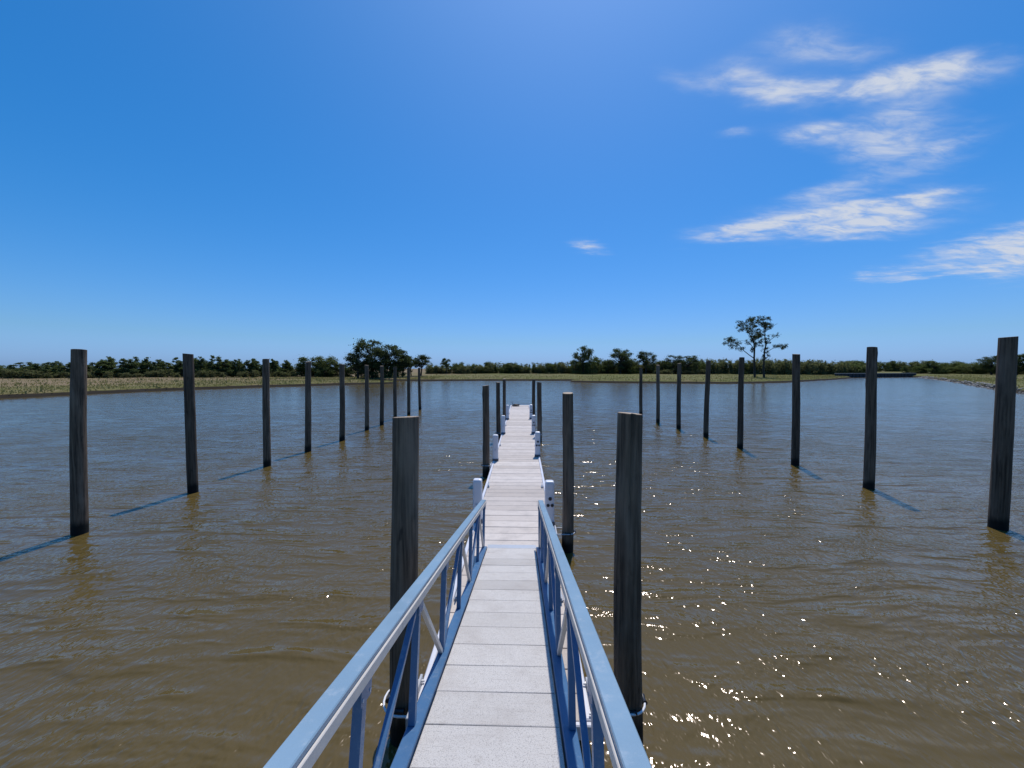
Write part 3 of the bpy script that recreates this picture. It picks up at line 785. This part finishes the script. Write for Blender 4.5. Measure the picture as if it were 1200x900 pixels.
# pine plantation: (x, y, height of tree tops)
PL = [(-137.5, 88, 4.4), (-135, 97, 4.9), (-127, 101, 6.1), (-118, 107.5, 6.9), (-107.8, 115.3, 7.5), (-100, 124, 7.9), (-93.4, 132.7, 7.6), (-88, 145, 7.0)]
for row in range(2):
    for p in along(PL, 46 if row == 0 else 30):
        dr = Vector((-.75, .66)); q = Vector((p.x, p.y)) + dr * (row * 3.6 + rt.uniform(-.9, .9))
        tree('pine_tree', 'pine', q.x, q.y, p.z * rt.uniform(.84, 1.10) + row * .3, rt.uniform(3.0, 4.4), 'dark pine in the close-planted belt behind the dry grassy bank', 'pines of the plantation belt')
for p in along(PL, 26):
    tree('shrub', 'scrub', p.x + 2.0 + rt.uniform(-.5, .8), p.y - 2.2, gz(p.x, p.y) + rt.uniform(1.4, 2.6), rt.uniform(2.2, 3.6), 'low olive shrub at the foot of the pine belt', 'shrubs along the pine belt')
for p in along([(-87, 148, 5.9), (-76, 151, 6.4), (-66, 153, 6.2)], 9):
    tree('leafy_tree', 'dark_bush', p.x, p.y, p.z * rt.uniform(.85, 1.15), rt.uniform(4, 6), 'low dark tree in the gap between pines and the dark clump', 'low trees before the dark clump')
# far bank scrub
CB = [(-49, 193.5, 7.0), (-30, 196, 6.6), (-5, 200, 7.0), (12, 199, 7.4), (28, 196, 7.2), (50, 195, 6.8), (88, 192.5, 8.2)]
for row in range(2):
    for p in along(CB, 60 if row == 0 else 44):
        tree('shrub', 'scrub' if rt.random() < .72 else 'dark_bush', p.x + rt.uniform(-1, 1), p.y + row * 4 + rt.uniform(-1.5, 1.5), p.z * rt.uniform(.70, 1.18) + row * .5, rt.uniform(3.8, 6.0), 'olive scrub in the far bank thicket facing the dock end', 'scrub of the far bank thicket')
RB = [(88, 192.5, 8.4), (104, 193, 8.8), (121.8, 193.5, 8.6), (150, 204, 8.4), (181, 216, 7.6), (196, 224, 7.0)]
for row in range(2):
    for p in along(RB, 46 if row == 0 else 34):
        tree('shrub', 'scrub' if rt.random() < .75 else 'dark_bush', p.x + rt.uniform(-1, 1), p.y + row * 4 + rt.uniform(-1.5, 1.5), p.z * rt.uniform(.70, 1.15) + row * .5, rt.uniform(4.2, 6.4), 'tall olive scrub in the thicket behind the lone twin-trunked tree', 'scrub behind the lone tree')
for p in along([(60, 182, 3.6), (72, 181.5, 4.0), (86, 183, 3.4)], 7):
    tree('shrub', 'scrub', p.x, p.y, p.z * rt.uniform(.8, 1.2), rt.uniform(3.2, 5.0), 'pale low shrub in front of the far bank trees', 'pale shrubs at the far tree line')
for p in along([(215, 262, 7.6), (262, 305, 8.6), (300, 302, 8.4), (318, 300, 8.0), (330, 290, 8)], 40):
    tree('distant_tree', 'dark_bush' if rt.random() < .6 else 'scrub', p.x + rt.uniform(-3, 3), p.y + rt.uniform(-6, 6), p.z * rt.uniform(.75, 1.35), rt.uniform(6, 10), 'distant tree beyond the dark sheet-pile wall', 'distant trees beyond the wall')
for p in along([(222, 228, 6.0), (238, 212, 6.2), (240, 192, 6.4), (240, 160, 7.0)], 22):
    tree('shrub', 'dark_bush', p.x + rt.uniform(-2, 2), p.y, p.z * rt.uniform(.8, 1.2), rt.uniform(5, 8), 'low dark bush in the belt behind the stony bank', 'bushes behind the stony bank')

for p in along([(-235, 168, 6.2), (-255, 130, 6.0), (-262, 80, 6.0), (-265, 20, 6.2)], 34):
    tree('distant_tree', 'dark_bush' if rt.random() < .6 else 'scrub', p.x + rt.uniform(-4, 4), p.y + rt.uniform(-3, 3), p.z * rt.uniform(.75, 1.25), rt.uniform(6, 10), 'distant low tree far behind the open end of the pine belt', 'distant trees past the pine belt')
# lone twin-trunked tree
def lone_tree():
    rg = random.Random(41); bx, by = 84.9, 139.4; z0 = gz(bx, by)
    t = tag(empty('twin_trunk_tree', (bx, by, z0)), 'lone tall sparse tree with two bare trunks and open clumped crown', 'tree')
    k = .305; cx, cz = 502, 825
    CL = [(165,375,9),(170,395,7),(215,440,9),(250,385,9),(225,375,6),(290,410,9),(320,490,9),(360,420,7),(265,455,6),(240,212,5),(272,215,4),(310,190,9),(350,150,9),(330,255,8),(335,170,6),(400,150,7),(430,240,7),(372,305,8),(345,290,5),(410,360,8),(470,132,7),(480,220,7),(520,150,7),(560,140,6),(600,190,6),(590,250,7),(640,210,6),(615,215,5),(540,250,8),(500,330,8),(560,380,7),(600,365,6),(640,340,7),(470,365,9),(430,430,7),(500,410,7),(550,420,7),(580,490,6),(660,460,7),(700,475,8),(740,468,6),(590,560,5),(445,350,7),(440,490,5),(575,600,5),(530,200,8),(390,205,9),(450,180,8),(495,175,7),(380,240,7),(520,290,7),(545,330,6),(480,265,6),(425,330,6)]
    tA = [(465,825),(463,700),(458,600),(455,500),(440,420),(408,350),(370,290),(345,200)]
    tB = [(540,825),(538,720),(541,620),(538,520),(548,440),(530,340),(535,250),(520,170)]
    def p3(q, d=0): return Vector(((q[0] - cx) * k / 10, d, (cz - q[1]) * k / 10))
    yA, yB = .9, -.7
    for pts, d0, r0 in ((tA, yA, .36), (tB, yB, .34)):
        b = MB(); P3 = [p3(q, d0 + .35 * math.sin(i)) for i, q in enumerate(pts)]; P3.insert(0, P3[0] + Vector((0, 0, -.6)))
        b.tube(P3, [r0 * 1.25, r0 * 1.1, r0 * .9, r0 * .82, r0 * .72, r0 * .58, r0 * .42, r0 * .28, r0 * .14], 9)
        b.build('trunk', M['bark'], t)
    br = MB(); cs, rs_ = [], []
    nodes = [(p3(q, yA), q) for q in tA[3:]] + [(p3(q, yB), q) for q in tB[3:]]
    sub = [(p3((330,510), 1.5), p3((455,590), yA))]
    br.tube([p3((452,600), yA), p3((400,560), 1.2), p3((345,510), 1.6), p3((300,450), 2.0), p3((230,400), 2.4), p3((175,385), 2.6)], [.16, .14, .12, .1, .07, .04], 6)
    br.tube([p3((452,510), yA), p3((410,450), .4), p3((350,405), -.4), p3((260,395), -1.0)], [.14, .11, .08, .04], 6)
    br.tube([p3((545,540), yB), p3((590,500), -1.6), p3((640,470), -2.2), p3((740,470), -2.8)], [.12, .09, .07, .03], 6)
    br.tube([p3((548,450), yB), p3((585,390), -1.4), p3((645,335), -2.0)], [.13, .10, .05], 6)
    br.tube([p3((535,300), yB), p3((575,250), -1.6), p3((640,205), -2.4)], [.12, .09, .04], 6)
    for (x, y, r) in CL:
        dpt = (x - 490) * .003 + rg.uniform(-3.2, 3.2) * max(.2, min(1, (620 - y) / 300))
        if x < 345 and y > 360: dpt = 2.0 + rg.uniform(-1, 1)
        if x > 650: dpt = -2.4
        c = p3((x, y), dpt); cs.append(c); rs_.append(r * .305 * .40)
        base = min(nodes, key=lambda nd: (nd[0] - c).length + (3 if nd[0].z > c.z else 0))[0]
        if 345 < x < 645: limb(br, base, c, .07, .02, rg, 4)
        for q in range(4):
            m_ = base.lerp(c, rg.uniform(.45, .85)) if 345 < x < 645 else c
            cs.append(m_ + Vector((rg.uniform(-1, 1), rg.uniform(-1, 1), rg.uniform(-.7, .7))) * 1.3); rs_.append(rg.uniform(.3, .75))
    br.build('branch', M['bark'], t)
    v, f = leaves(cs, rs_, 17000, .34, 8, .9)
    link('crown', npmesh('crown', v, f, M['lone']), t)
lone_tree()
